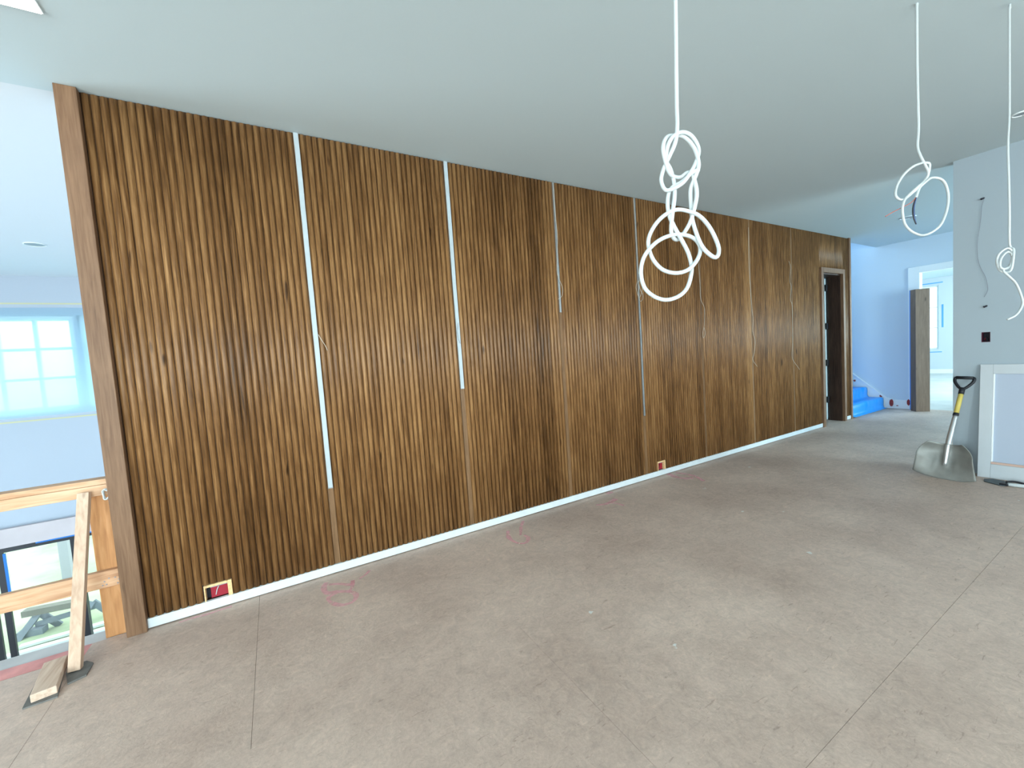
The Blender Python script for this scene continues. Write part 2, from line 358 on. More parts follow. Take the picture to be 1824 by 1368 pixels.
# sheets of the subfloor
def sheet(x0, x1, y0, y1):
    g = .0007
    o = obj('subfloor_sheet', box(x0+g, x1-g, y0+g, y1-g, -.018, 0), M['floor'], floor); return o
rows = [(3.17, 4.4, [7.0, 8.55]), (1.861, 3.17, [-6.2,-3.46,-1.02,-.207,2.23,4.67,7.11,9.55,10.15]), (.668, 1.861, [-6.2,-3.86,-1.42,1.02,3.46,5.9,8.34,10.15]),
        (-.55, .668, [-6.2,-5.06,-2.62,-.18,2.26,4.7,7.14,10.15]), (-1.77, -.55, [-6.2,-3.86,-1.42,1.02,3.46,5.9,8.34,10.15]),
        (-2.99, -1.77, [-6.2,-2.62,-.18,2.26,4.7,7.14,10.15]), (-5.43, -4.21, [-6.2,-3.86,-1.42,1.02,3.46,5.9,8.34,10.15]), (-6.65, -5.43, [-6.2,-2.62,-.18,2.26,4.7,7.14,10.15]), (-8.0, -6.65, [-6.2,-3.86,-1.42,1.02,3.46,5.9,8.34,10.15]), (-4.21, -2.99, [-6.2,-3.86,-1.42,1.02,3.46,5.9,8.34,10.15])]
for y0, y1, xs in rows:
    for a, b in zip(xs, xs[1:]):
        yy = y1
        if y1 < -1.5:
            if a >= 5.9: continue
            b = min(b, 6.0)
        if y1 == 3.17 and b <= -.9: yy = 3.055
        sheet(a, b, y0, yy)
sheet(8.55, 10.15, 3.17, 3.3)
obj('edge_strip', box(-6.2, -.86, 3.06, 3.172, -.018, -.001), M['pinkedge'], floor, label='red dusted strip along the floor edge')
obj('edge_ledge', box(-6.2, -.86, 3.176, 3.30, -.03, -.006), M['ledge'], floor, label='pale ledge board capping the floor edge')

# fluted wall
BX = [(-.492, -.348, .062, .162), (3.64, 3.765, .062, .166)]
P0, PITCH = -.766, .038
wf = struct('wall_front', wall('y', 3.153, 3.275, -.857, 8.53, 0, H, holes=[(7.55, 8.22, 0, 2.445)] + BX), M['dkwood'],
            'long brown fluted wood feature wall across the room', 'wall')
def slat_mesh(z0, z1):
    bm = BM(); n = 8; prof = []
    for i in range(n+1):
        t = i/n; x = (t-.5)*(PITCH-.0012); s = math.sin(math.pi*t)**.7
        prof.append((x, .0160*(1-s)))
    rings = []
    for z in (z0, z1): rings.append([bm.verts.new((x, y, z)) for x, y in prof] + [bm.verts.new((prof[-1][0], .0166, z)), bm.verts.new((prof[0][0], .0166, z))])
    k = len(rings[0])
    for i in range(k): bm.faces.new((rings[0][i], rings[0][(i+1) % k], rings[1][(i+1) % k], rings[1][i]))
    bm.faces.new(rings[0][::-1]); bm.faces.new(rings[1]); bmesh.ops.recalc_face_normals(bm, faces=bm.faces)
    me = me_from(bm, 'slat'); me.materials.append(M['flute'])
    for p in me.polygons: p.use_smooth = abs(p.normal.z) < .5 and p.normal.y < .5
    return me
SM = {'full': slat_mesh(.064, H-.007), 'cut': slat_mesh(.168, H-.007), 'over': slat_mesh(2.522, H-.007), 'side': slat_mesh(.064, H-.007)}
slots = {27+28*i: i for i in range(7)}
tone = .5; left = 0
k = 0
while True:
    xc = P0 + PITCH*(k+.5)
    if xc > 8.47: break
    if left <= 0: tone = random.gauss(.5, .15); left = random.choice((2, 3, 4, 4, 5)); seed = random.random()*50
    left -= 1
    if k in slots: k += 1; continue
    kind = 'full'
    if 7.485-.018 < xc < 8.29: kind = 'over'
    elif any(b[0]-.012 < xc < b[1]+.012 for b in BX): kind = 'cut'
    o = bpy.data.objects.new('slat', SM[kind]); COL.objects.link(o); o.parent = wf
    o.location = Vector((xc, D, 0)) - ORI[wf.name]
    o['tone'] = max(0, min(1, tone + random.gauss(0, .09))); o['seed'] = seed + (random.random()*.4 if random.random() < .7 else random.random()*20)
    k += 1
NK = k
# flat inserts behind the light channels
for kk, i in slots.items():
    xc = P0 + PITCH*(kk+.5)
    o = obj('flat_insert', box(xc-.0185, xc+.0185, D+.0118, 3.1528, .064, H-.002), M['insert'], wf)
    o['tone'] = .5; o['seed'] = 3.1*i
# corner board, end board, base
o = obj('corner_board', box(-.857, -.767, 3.104, 3.1525, 0, H), M['post'], wf, bevel=.003, label='flat brown corner board at the left end'); o['tone'] = .55; o['seed'] = 4.2
o = obj('end_board', box(8.474, 8.53, 3.118, 3.1525, 0, H), M['post'], wf, bevel=.003, label='narrow brown end board beside the doorway'); o['tone'] = .8; o['seed'] = 9.2
bb = struct('baseboard_front', box(-.767, 7.483, 3.132, 3.1525, .008, .0635), M['base'], 'thin white strip along the foot of the fluted wall', 'baseboard')
bb2 = struct('baseboard_front', box(8.30, 8.474, 3.13, 3.1525, .008, .0635), M['base'], 'short white strip at the foot of the wall right of the doorway', 'baseboard')
# cut edges and boxes
for i, b in enumerate(BX):
    t = thing('outlet_box', ((b[0]+b[1])/2, 3.19, b[2]), ['red outlet box in the cut-out near the left end of the fluted wall', 'small red outlet box low in the middle of the fluted wall'][i], 'outlet box', 'outlet boxes in the fluted wall')
    for q in ((b[0], b[0]+.006), (b[1]-.022 if i == 0 else b[1]-.012, b[1])): obj('cut_edge', box(q[0], q[1], 3.137, 3.20, b[2], b[3]), M['raw'], t)
    obj('cut_edge', box(b[0]+.006, b[1]-.024, 3.138, 3.20, b[3]-.014, b[3]), M['raw'], t)
    # box body: back plate, floor, sides
    xa, xb = b[0]+.030 if i == 0 else b[0]+.02, b[1]-.024
    obj('box_body', box(xa, xb, 3.163, 3.20, b[2]+.004, b[3]-.028), M['red'], t, bevel=.002)
    obj('box_rim', box(xa, xb, 3.158, 3.165, b[3]-.027, b[3]-.018), M['grey'], t)
    obj('dark_gap', box(b[0]+.0065, xa-.001, 3.185, 3.2, b[2]+.002, b[3]-.016), M['hole'], t)
    c = Vector(((xa+xb)/2, 3.16, (b[2]+b[3])/2))
    obj('wire_end', tube([c+Vector((-.02,0,-.03)), c+Vector((-.012,-.002,0)), c+Vector((-.002,0,.02))], .0025, 6, 4), M['cable'] if i == 0 else M['hole'], t, smooth=True)

# LED channels
ends = [.62, 1.225, 1.85, .72]
lab = ['wide white light channel, longest of those near the left end of the fluted wall', 'white light channel second from the left end of the fluted wall',
       'short grey light channel third from the left end, with a wavy wire', 'long thin light channel fourth from the left, beside the big cable loops']
for i, (kk, _) in enumerate(list(slots.items())[:4]):
    xc = P0 + PITCH*(kk+.5)
    t = thing('light_channel', (xc, D, ends[i]), lab[i], 'light channel', 'light channels let into the fluted wall')
    wv = .0145 if i < 2 else .010
    yb = D+.0117
    bm = BM()
    for j in range(14):
        z0 = ends[i] + (H-.003-ends[i])*j/14; z1 = ends[i] + (H-.003-ends[i])*(j+1)/14
    n = 40; pv = None
    for j in range(n+1):
        z = ends[i] + (H-.003-ends[i])*j/n; off = .0028*noise.noise(Vector((i*5, 0, z*1.7))) + .0012*noise.noise(Vector((i*9, 3, z*6)))
        fr = D + (.0005 if i < 2 else .0045)
        c = [bm.verts.new((xc+off+dx, y, z)) for dx, y in ((-wv, yb), (-wv, fr), (wv, fr), (wv, yb))]
        if pv:
            for q in range(4): bm.faces.new((pv[q], pv[(q+1) % 4], c[(q+1) % 4], c[q]))
        else: bm.faces.new(c[::-1])
        pv = c
    bm.faces.new(pv); bmesh.ops.recalc_face_normals(bm, faces=bm.faces)
    obj('profile', bm, M['alu'] if i in (0, 1) else M['alu_d'], t)
    obj('end_cap', box(xc-wv-.001, xc+wv+.001, fr-.001, yb, ends[i]-.006, ends[i]+.002), M['alu_d'], t)
Yw = D-.006
def pw(pts, Y=None): return [onY(a, b, Y or Yw) for a, b in pts]
wires = [
 ([(567,596),(573,606),(579,615),(583,624)], 'short bent wire tail sticking out of the longest left light channel', .0022),
 ([(816,575),(815,590),(816,601),(820,612)], 'thin dark wire curl on the second light channel', .0018),
 ([(985,326),(989,380),(993,424),(992,480),(996,497),(1002,513),(1001,527),(994,533)], 'wavy pale wire hanging along the third light channel', .0022),
 ([(1128,353),(1132,410),(1136,476),(1139,490),(1144,504),(1143,520),(1138,530),(1133,512),(1137,500),(1140,515),(1145,525),(1144,534),(1140,536),(1137,525),(1138,505),(1140,496)], 'looped thin wire hanging beside the fourth light channel', .0022),
 ([(1244,470),(1247,505),(1248,532),(1254,546),(1255,560),(1254,582),(1252,592),(1253,602),(1256,594),(1254,583)], 'thin wire ending in a narrow loop, hanging on the fluted wall', .0022),
 ([(1333,405),(1334,472),(1337,520),(1341,565),(1341,590),(1345,608),(1343,630),(1341,641),(1349,653)], 'long thin wire with a kinked tail, left of the last one', .0022),
 ([(1405,465),(1408,476),(1407,500),(1409,510),(1408,535),(1411,545),(1412,600),(1411,635),(1415,645),(1420,652),(1424,658)], 'crooked thin wire nearest the doorway on the fluted wall', .0022)]
for pts, lb, r in wires:
    obj('hanging_wire', tube(pw(pts), r, 6, 4), M['wire'] if r != .0018 else M['grey'], smooth=True, label=lb, cat='wire', group='loose wires on the fluted wall')
# doorway in the fluted wall
dw = thing('door_1', (7.9, 3.2, 0), 'dark wood-lined doorway with a white door swung open inside', 'doorway', kind='structure')
for a in ((7.483, 7.552, 3.112, 3.1525, 0, 2.52), (8.218, 8.286, 3.112, 3.1525, 0, 2.52), (7.552, 8.218, 3.112, 3.1525, 2.445, 2.52)):
    o = obj('casing', box(*a), M['post'], dw, bevel=.002); o['tone'] = .75; o['seed'] = a[0]
for a in ((7.55, 7.57, 3.1535, 3.34, 0, 2.445), (8.20, 8.22, 3.1535, 3.34, 0, 2.445), (7.57, 8.20, 3.1535, 3.34, 2.425, 2.445)):
    o = obj('jamb', box(*a), M['dkwood'], dw); o['tone'] = .3; o['seed'] = a[0]
dl = obj('door_leaf', box(8.15, 8.195, 3.352, 4.05, .012, 2.415), M['door'], dw, bevel=.002)
for z in (2.254, 1.611, .989, .36):
    hb = box(8.165, 8.20, 3.325, 3.352, z-.05, z+.05); tube([(8.155, 3.333, z-.055), (8.155, 3.333, z+.055)], .011, 8, 1, hb)
    obj('hinge', hb, M['black'], dl)

# ------------------------------------------------------------------ other walls
bw = [(-4.2, -1.8, .3, 2.9), (-.2, 2.2, .3, 2.9), (3.1, 5.5, .3, 2.9)]
struct('wall_back', wall('y', -8.0, -7.85, -6.2, 6.0, 0, H, holes=bw), M['wall'], 'painted wall with three windows behind the viewer', 'wall')
struct('wall_left', wall('x', -6.2, -6.05, -7.85, 8.42, -3.3, H, holes=[(-2.3, .3, .35, 2.55), (3.5, 5.7, -2.9, -.7)]), M['wall'], 'painted outer wall far to the left with a tall window and an added low one', 'wall')
def win(name, axis, t, u0, u1, z0, z1, cols, rws, m, lab_, g='glass', fr=.05, th=.06, mun=.025):
    o = thing(name, ((u0+u1)/2 if axis == 'y' else t, t if axis == 'y' else (u0+u1)/2, z0), lab_, 'window', kind='structure')
    us = [u0+fr+(u1-u0-2*fr)*i/cols for i in range(cols+1)]; zs = [z0+fr+(z1-z0-2*fr)*i/rws for i in range(rws+1)]
    holes = [(a+mun/2, b-mun/2, c+mun/2, d-mun/2) for a, b in zip(us, us[1:]) for c, d in zip(zs, zs[1:])]
    obj('frame', wall(axis, t-th/2, t+th/2, u0+.002, u1-.002, z0+.002, z1-.002, holes), m, o)
    for h_ in holes: obj('pane', box(h_[0], h_[1], t-.003, t+.003, h_[2], h_[3]) if axis == 'y' else box(t-.003, t+.003, h_[0], h_[1], h_[2], h_[3]), M[g], o)
    return o
for i, b in enumerate(bw): win('window_%d' % (i+1), 'y', -7.93, *b, 2, 1, M['white'], 'white framed window in the wall behind the viewer, number %s from the left' % ('one', 'two', 'three', 'four')[i])
win('window_5', 'x', -6.12, -2.3, .3, .35, 2.55, 2, 1, M['white'], 'white framed window in the left outer wall')
win('window_6', 'x', -6.12, 3.5, 5.7, -2.9, -.7, 2, 1, M['white'], 'unseen white framed window added low to light the open void')  # added out of view, set low so its light reaches the void ceiling
X2_ = 10.03
sw = (1.078, 1.135, 1.287, 1.382)
wr = struct('wall_right', wall('x', 5.88, 6.0, -7.85, 1.325, 0, H, holes=[sw, (-6.2, -3.4, .3, 2.9)]), M['wall_r'], 'pale grey painted wall at the right behind the shovel', 'wall')
win('window_12', 'x', 5.94, -6.2, -3.4, .3, 2.9, 2, 1, M['white'], 'white framed window in the right wall behind the viewer')
struct('wall_hall_back', wall('y', -2.6, -2.5, 6.0, X2_, 0, H, holes=[(6.8, 9.2, .3, 2.9)]), M['wall_blue'], 'hall wall with a window behind the right wall', 'wall')
win('window_4', 'y', -2.55, 6.8, 9.2, .3, 2.9, 2, 1, M['white'], 'white framed window at the near end of the hall')
sb = thing('switch_box', (5.90, 1.107, 1.287), 'dark red switch box let into the right wall above the shovel', 'switch box')
obj('box_back', box(5.945, 5.95, sw[0], sw[1], sw[2], sw[3]), M['hole'], sb)
f = BM()
for a in ((5.879, 5.944, sw[0]+.0005, sw[0]+.004, sw[2], sw[3]), (5.879, 5.944, sw[1]-.004, sw[1]-.0005, sw[2], sw[3]), (5.879, 5.944, sw[0]+.004, sw[1]-.004, sw[2]+.0005, sw[2]+.004), (5.879, 5.944, sw[0]+.004, sw[1]-.004, sw[3]-.004, sw[3]-.0005)): box(*a, f)
obj('box_side', f, mat('maroon_box', (.075, .012, .03), .5), sb)
obj('wire_end', tube([(5.943, 1.10, 1.30), (5.915, 1.103, 1.325), (5.905, 1.112, 1.35)], .004, 6, 4), M['hole'], sb, smooth=True)
obj('wire_end', tube([(5.943, 1.118, 1.30), (5.92, 1.12, 1.31), (5.905, 1.115, 1.325)], .003, 6, 4), M['red'], sb, smooth=True)
for (px, py), lb in (((1752, 353), 'dark wire stub poking from the right wall, the upper one'), ((1757, 545), 'dark wire stub poking from the right wall, the lower one')):
    c = onX(px, py, 5.88)
    obj('wall_stub', tube([c+Vector((.02,0,0)), c, c+Vector((-.012,.004,-.004)), c+Vector((-.02,.012,-.008))], .0085, 8, 3), M['hole'], smooth=True, label=lb, cat='wire', group='wire stubs on the right wall')
s_ = .2925
obj('hanging_wire', tube([onX(1540+a*s_, 200+b*s_, 5.868) for a, b in ((728,530),(715,570),(708,650),(698,720),(686,800),(690,890),(706,945),(735,1000),(750,1060),(748,1090),(728,1125))], .0022, 6, 4), M['grey'], smooth=True,
    label='thin grey wire drooping down the right wall above the switch box', cat='wire')

X2 = 10.03
wh = struct('wall_hall_end', wall('x', X2, 10.15, -2.6, 7.2, 0, 6, holes=[(1.76, 2.69, 0, 2.47)]), M['wall_blue'], 'bluish painted wall at the end of the hall behind the stairs', 'wall')
struct('wall_stair_left', wall('x', 8.41, 8.529, 3.2765, 7.08, 0, 6), M['wall_blue'], 'wall on the left of the staircase behind the fluted wall', 'wall')
struct('wall_stair_top', wall('y', 7.08, 7.2, 8.41, X2, 0, 6, holes=[(8.65, 9.9, 3.4, 5.5)]), M['wall_blue'], 'wall at the head of the staircase with a window', 'wall')
struct('wall_stair_upper', box(8.53, X2, 3.16, 3.279, H+.2, 6), M['wall_blue'], 'wall above the stair opening', 'wall')
struct('ceiling_stair', box(8.41, 10.15, 3.16, 7.2, 6, 6.1), M['ceiling'], 'ceiling over the staircase', 'ceiling')
struct('wall_closet_left', box(6.4, 6.5, 3.276, 6, 0, H), M['wall'], 'left wall of the dark room behind the doorway', 'wall')
struct('wall_closet_back', box(6.5, 8.41, 5.9, 6, 0, H), M['wall'], 'back wall of the dark room behind the doorway', 'wall')
# hall door casing
hd = thing('door_2', (10.0, 2.2, 0), 'white cased doorway at the end of the hall', 'doorway', kind='structure')
for a in ((10.008, 10.0295, 2.67, 2.82, 0, 2.56), (10.008, 10.0295, 1.63, 1.78, 0, 2.56), (10.008, 10.0295, 1.78, 2.67, 2.45, 2.56)): obj('casing', box(*a), M['white'], hd, bevel=.002)
for a in ((10.03, 10.15, 2.672, 2.6895, 0, 2.4695), (10.03, 10.15, 1.7605, 1.778, 0, 2.4695), (10.03, 10.15, 1.778, 2.672, 2.452, 2.4695)): obj('jamb', box(*a), M['white'], hd)
bh = struct('baseboard_hall', box(10.012, 10.0295, 2.821, 3.07, .004, .165), M['white'], 'short white baseboard at the hall end beside the stairs', 'baseboard')
# stairs
st = thing('staircase', (9.28, 3.2, 0), 'staircase rising behind the end of the fluted wall', 'staircase')
RI, RU = .188, .245
for i in range(8):
    obj('step', box(8.532, 10.005, 3.20+RU*i, 3.20+RU*(i+1)+.0, 0, RI*(i+1)), M['ledge'], st)
sk = obj('skirt_board', prism([(3.072,.004),(3.072,.17),(3.15,.185),(3.74,.715),(5.2,1.83),(5.2,1.5),(3.198,.004)], 'x', 10.009, 10.0295), M['white'], st, label='white sloping skirt board on the wall')
obj('skirt_cap', prism([(3.07,.165),(3.15,.183),(3.74,.713),(5.2,1.828),(5.2,1.85),(3.735,.738),(3.142,.205),(3.07,.185)], 'x', 10.0, 10.0295), M['white'], sk)
def blob(px, py, rx, ry, seed):
    c = onX(px, py, 9.999); n = 12; bm = BM(); vs = []
    for i in range(n):
        a = 2*math.pi*i/n; k_ = 1+.25*noise.noise(Vector((math.cos(a)*1.5+seed, math.sin(a)*1.5, 0)))
        vs.append((c.y+math.cos(a)*rx*k_, c.z+math.sin(a)*ry*k_))
    return prism(vs, 'x', 10.003, 10.012)
for q in ((1522, 678, .018, .02, 1), (1569, 705, .02, .025, 2), (1587.5, 717.5, .033, .07, 3), (1618, 717, .022, .06, 4), (1598, 722.5, .014, .008, 5)):
    obj('primer_patch', blob(*q), M['gypsum'], st if q[4] < 4 else bh, label='dark red primer patch on the white skirting')
# blue plastic over the steps
bm = BM(); prof = [(3.12, .006), (3.165, .01)]
for i in range(6):
    y = 3.185+RU*i; z0 = RI*i; z1 = RI*(i+1)+.012
    prof += [(y-.004, z0+.06), (y-.008, z0+.12), (y-.004, z1-.012), (y+.012, z1+.004), (y+.08, z1+.004), (y+.16, z1+.003), (y+RU-.03, z1+.004)]
grid = []; nx = 44
for j in range(nx+1):
    x = 8.56+(9.985-8.56)*j/nx; col = []
    for i, (y, z) in enumerate(prof):
        d = noise.noise(Vector((x*3.1, y*5, z*5)))*.03 + noise.noise(Vector((x*9, y*11, z*11)))*.014
        d = max(d, -.004)
        col.append(bm.verts.new((x, y-abs(d)*.9 if i else y-abs(d), max(.003, z+abs(d)*.8))))
    grid.append(col)
for a, b in zip(grid, grid[1:]):
    for i in range(len(prof)-1): bm.faces.new((a[i], b[i], b[i+1], a[i+1]))
po = obj('plastic_sheet', bm, M['poly'], smooth=True, label='bright blue plastic sheet draped over the bottom stair steps', cat='plastic sheet')
so = po.modifiers.new('thick', 'SOLIDIFY'); so.thickness = .003; so.offset = 1
# brown box column
e0 = onZ(1632, 727.5, 0); ax = math.radians(50)
near = Vector((9.765, onX(1631.5, 650, 9.765).y, 0))
dr = Vector((math.sin(ax)*.9, -math.cos(ax), 0)).normalized()*.205; dl_ = Vector((-dr.y, dr.x, 0)).normalized()*.13
bx_ = thing('box_column', near, 'tall brown wooden box column standing before the white hall doorway', 'column')
pts = [near, near+dr, near+dr+dl_, near+dl_]
def slab(p, q, th, z0, z1, inn):
    n_ = inn.normalized()*th; bm = BM(); b4 = [p, q, q+n_, p+n_]
    return prism([(v.x, v.y) for v in b4], 'z', z0, z1)
BH = 2.15
for (p, q, inn, tn) in ((pts[0], pts[1], dl_, .72), (pts[0]+dl_.normalized()*.019, pts[3]-dl_.normalized()*.019, dr, .15), (pts[3], pts[2], -dl_, .4), (pts[1]+dl_.normalized()*.019, pts[2]-dl_.normalized()*.019, -dr, .4)):
    o = obj('side_board', slab(p, q, .018, .001, BH, inn), M['boxwood'], bx_); o['tone'] = tn; o['seed'] = tn*9
o = obj('edge_tape', slab(pts[3]+dl_.normalized()*.001+Vector((0,.0,0)), pts[3]+dl_.normalized()*.02+Vector((.0,.0,0)), .02, .02, BH, dr), M['blue_tape'], bx_, label='blue tape strip on the back edge')
# bedroom
struct('floor_bedroom', box(10.15, 18.55, -.1, 7.1, -.2, 0), mat('pale_dusty_floor', (.60, .60, .58), .8, var=.08), 'pale dusty floor of the bright room beyond the hall', 'floor')
struct('ceiling_bedroom', box(10.15, 18.55, -.1, 7.1, H, H+.15), M['ceiling'], 'white ceiling of the bright room beyond the hall', 'ceiling')
wb = struct('wall_bedroom_end', wall('x', 18.40, 18.55, -.1, 7.1, 0, H, holes=[(4.47, 5.6, .79, 2.80)]), M['wall'], 'pale far wall of the bright room with a tall window', 'wall')
struct('wall_bedroom_right', wall('y', -.1, 0, 10.15, 18.4, 0, H, holes=[(12.4, 16.6, .5, 2.7)]), M['wall'], 'right wall of the bright room', 'wall')
struct('wall_bedroom_left', box(10.15, 18.4, 7.0, 7.1, 0, H), M['wall'], 'left wall of the bright room', 'wall')
win('window_7', 'x', 18.47, 4.47, 5.6, .79, 2.80, 2, 3, M['white'], 'tall bright window in the room beyond the hall', 'glass_c', .03, .05, .03)
win('window_8', 'y', -.05, 12.4, 16.6, .5, 2.7, 3, 1, M['white'], 'wide window in the right wall of the bright room')
struct('baseboard_bedroom', box(18.38, 18.3995, .002, 6.998, .002, .14), M['white'], 'white baseboard in the bright room beyond the hall', 'baseboard')
for a, lb in (((18.394, 18.3995, 4.37, 5.0, 2.87, 2.90), 'blue tape strip above the window in the bright far room'), ((18.394, 18.3995, 4.355, 4.395, 1.47, 2.19), 'upright blue tape strip beside the window in the bright far room'),
              ((18.394, 18.3995, 4.39, 5.2, .68, .705), 'blue tape strip below the window in the bright far room')):
    obj('tape_strip', box(*a), mat('blue_tape_far', (.10, .36, .80), .6), label=lb, cat='tape', group='blue tape around the far window')
# ------------------------------------------------------------------ great room beyond the railing
YF = 8.42
struct('floor_lower', box(-6.2, -.75, 3.3, YF+.3, -3.5, -3.3), M['concrete'], 'floor of the lower storey below the railing', 'floor')
struct('wall_void_right', box(-.856, -.757, 3.2765, YF-.002, -3.3, H), M['wall'], 'wall closing the void behind the fluted wall', 'wall')
struct('wall_void_near', box(-6.04, -.86, 3.18, 3.28, -3.3, -.285), M['wall'], 'wall below the floor edge', 'wall')
lowh = (-4.9, -1.6, -3.2, -.70)
wfar = struct('wall_far', wall('y', YF, YF+.2, -6.05, 8.41, -3.3, H, holes=[(-3.66, -2.44, 1.13, 2.50), (-2.40, -1.18, 1.13, 2.50), lowh]), M['wall_f'], 'pale blue far wall of the open void, with windows in two storeys', 'wall')
wa = win('window_9', 'y', YF+.1, -3.66, -2.44, 1.13, 2.50, 3, 3, M['white'], 'upper window with small panes behind translucent film, the left one', 'glass_c', .05, .06, .035)
wb_ = win('window_10', 'y', YF+.1, -2.40, -1.18, 1.13, 2.50, 3, 3, M['white'], 'upper window with small panes behind translucent film, next to the corner board', 'glass_c', .05, .06, .035)
bm = BM(); nx, nz = 40, 22; G = []
for i in range(nx+1):
    G.append([])
    for j in range(nz+1):
        x = -4.1+3.1*i/nx; z = 1.075+1.53*j/nz
        edge = min(i, nx-i, j, nz-j)
        G[-1].append(bm.verts.new((x, YF-.012-.014*min(1, edge/2)*(1+noise.noise(Vector((x*2, z*3, 0)))), z)))
for a, b in zip(G, G[1:]):
    for j in range(nz): bm.faces.new((a[j], b[j], b[j+1], a[j+1]))
obj('plastic_film', bm, M['film'], smooth=True, label='translucent pale blue film taped over the upper windows', cat='film')
for z, lb in ((2.665, 'yellow tape line on the far wall above the filmed windows'), (1.022, 'yellow tape line on the far wall below the filmed windows')):
    obj('tape_line', box(-4.3, -.9, YF-.004, YF-.0005, z-.010, z+.010), M['yel_tape'], label=lb, cat='tape', group='yellow tape lines')
struct('trim_1', box(-5.2, -1.2, YF-.06, YF-.0005, -.695, -.435), M['header'], 'greyish band over the black framed glazing', 'trim')
gz = thing('window_11', (-3.25, YF+.08, -3.2), 'black framed floor-to-head glazing in the lower storey', 'window', kind='structure')
for a in ((lowh[0], lowh[1], YF+.03, YF+.12, -.78, -.702), (lowh[0], lowh[1], YF+.03, YF+.12, -3.198, -3.1), (-2.80, -2.715, YF+.03, YF+.12, -3.1, -.78), (-3.545, -3.48, YF+.05, YF+.09, -3.1, -.78), (-3.66, -3.60, YF+.05, YF+.09, -3.1, -.78), (lowh[0], lowh[0]+.08, YF+.03, YF+.12, -3.1, -.78), (lowh[1]-.08, lowh[1], YF+.03, YF+.12, -3.1, -.78)):
    obj('frame_bar', box(*a), M['black'], gz)
for a in ((-2.715, lowh[1]-.08), (-3.48, -2.80), (-3.60, -3.545), (lowh[0]+.08, -3.66)):
    obj('pane', box(a[0], a[1], YF+.07, YF+.076, -3.1, -.78), M['glass'], gz)
obj('tape_strip', box(-3.14, -1.62, YF+.020, YF+.0295, -.735, -.703), M['blue_tape'], gz, label='blue masking tape along the head')
obj('tape_strip', box(-3.479, -3.455, YF+.050, YF+.069, -1.36, -.80), M['blue_tape'], gz, label='blue masking tape on the pane edge')
# recessed ceiling lights
for (px, py, z), r, lb in (((62, 435, H), .085, 'small recessed ceiling light over the open void'), ((1617, 387, H), .085, 'small recessed ceiling light in the hall'), ((1818, 202, H), .045, 'small recessed ceiling light near the right wall')):
    c = onZ(px, py, z); t = thing('ceiling_light', (c.x, c.y, H), lb, 'ceiling light', 'recessed ceiling lights')
    ring = tube([Vector((c.x+math.cos(a)*r, c.y+math.sin(a)*r, H-.004)) for a in [2*math.pi*i/24 for i in range(25)]], .006, 6, 1); obj('trim_ring', ring, M['white'], t, smooth=True)
    obj('lens', prism([(c.x+math.cos(a)*r, c.y+math.sin(a)*r) for a in [2*math.pi*i/24 for i in range(24)]], 'z', H-.004, H-.0005), M['lens'], t)
t = thing('ceiling_panel_light', (-.88, 2.37, H), 'lit white ceiling light at the top left corner', 'ceiling light')
obj('housing', box(-1.06, -.70, 2.19, 2.55, H-.008, H-.0005), M['white'], t)
obj('diffuser', box(-1.055, -.705, 2.195, 2.545, H-.012, H-.0085), M['lamp'], t)
# ------------------------------------------------------------------ outdoors
struct('ground', box(-60, 30, YF+.22, 90, -3.6, -3.4), M['grass'], 'sunlit pale lawn outside the lower glazing', 'ground')
obj('gravel_strip', box(-12, 4, YF+.25, 11.0, -3.4, -3.385), M['gravel'], label='pale gravel strip outside the lower glazing', cat='gravel')
sh = Vector((-4.30, 11.85, -3.399))
sg = thing('sawhorse', sh, 'weathered grey sawhorse with a dark plank top standing outside', 'sawhorse')
obj('top_plank', obox(sh+Vector((-.42,.05,.42)), sh+Vector((.42,-.12,.42)), .16, .12, (0,1,0)), M['sawtop'], sg)
for sx in (-.08, .75):
    for sy in (-1, 1):
        a = sh+Vector((sx-.12, -.2*sx, .37)); b = sh+Vector((sx-.12+sy*.26, -.2*sx-.12+sy*.12, 0.0)); obj('leg', obox(a, b, .11, .05, (1,0,0)), M['sawgrey'], sg)
obj('stretcher', obox(sh+Vector((-.25,-.05,.17)), sh+Vector((.85,-.15,.27)), .09, .05, (0,0,1)), M['sawgrey'], sg)
obj('foot_block', obox(sh+Vector((-.48,-.05,.06)), sh+Vector((-.1,-.12,.06)), .16, .12, (0,1,0)), M['sawgrey'], sg)
lm = ['nearest', 'second', 'third', 'fourth', 'fifth', 'sixth', 'farthest']
for i in range(7):
    x0 = -4.7+.22*i; y0 = 9.7+.26*i
    obj('lumber_board', obox((x0-1.2, y0, -3.36), (x0+1.6, y0+.05*((i*37) % 5-2)/2, -3.36), .11, .05, (0,1,0)), M['palelum'], label='pale loose board on the ground outside, %s from the glazing' % lm[i], cat='board', group='pale boards outside')
c = onZ(122, 1028, -3.4)
obj('yard_post', box(c.x-.09, c.x+.09, c.y-.09, c.y+.09, -3.4, -.2), M['postgrey'], label='grey post standing on the lawn outside', cat='post', bevel=.01)
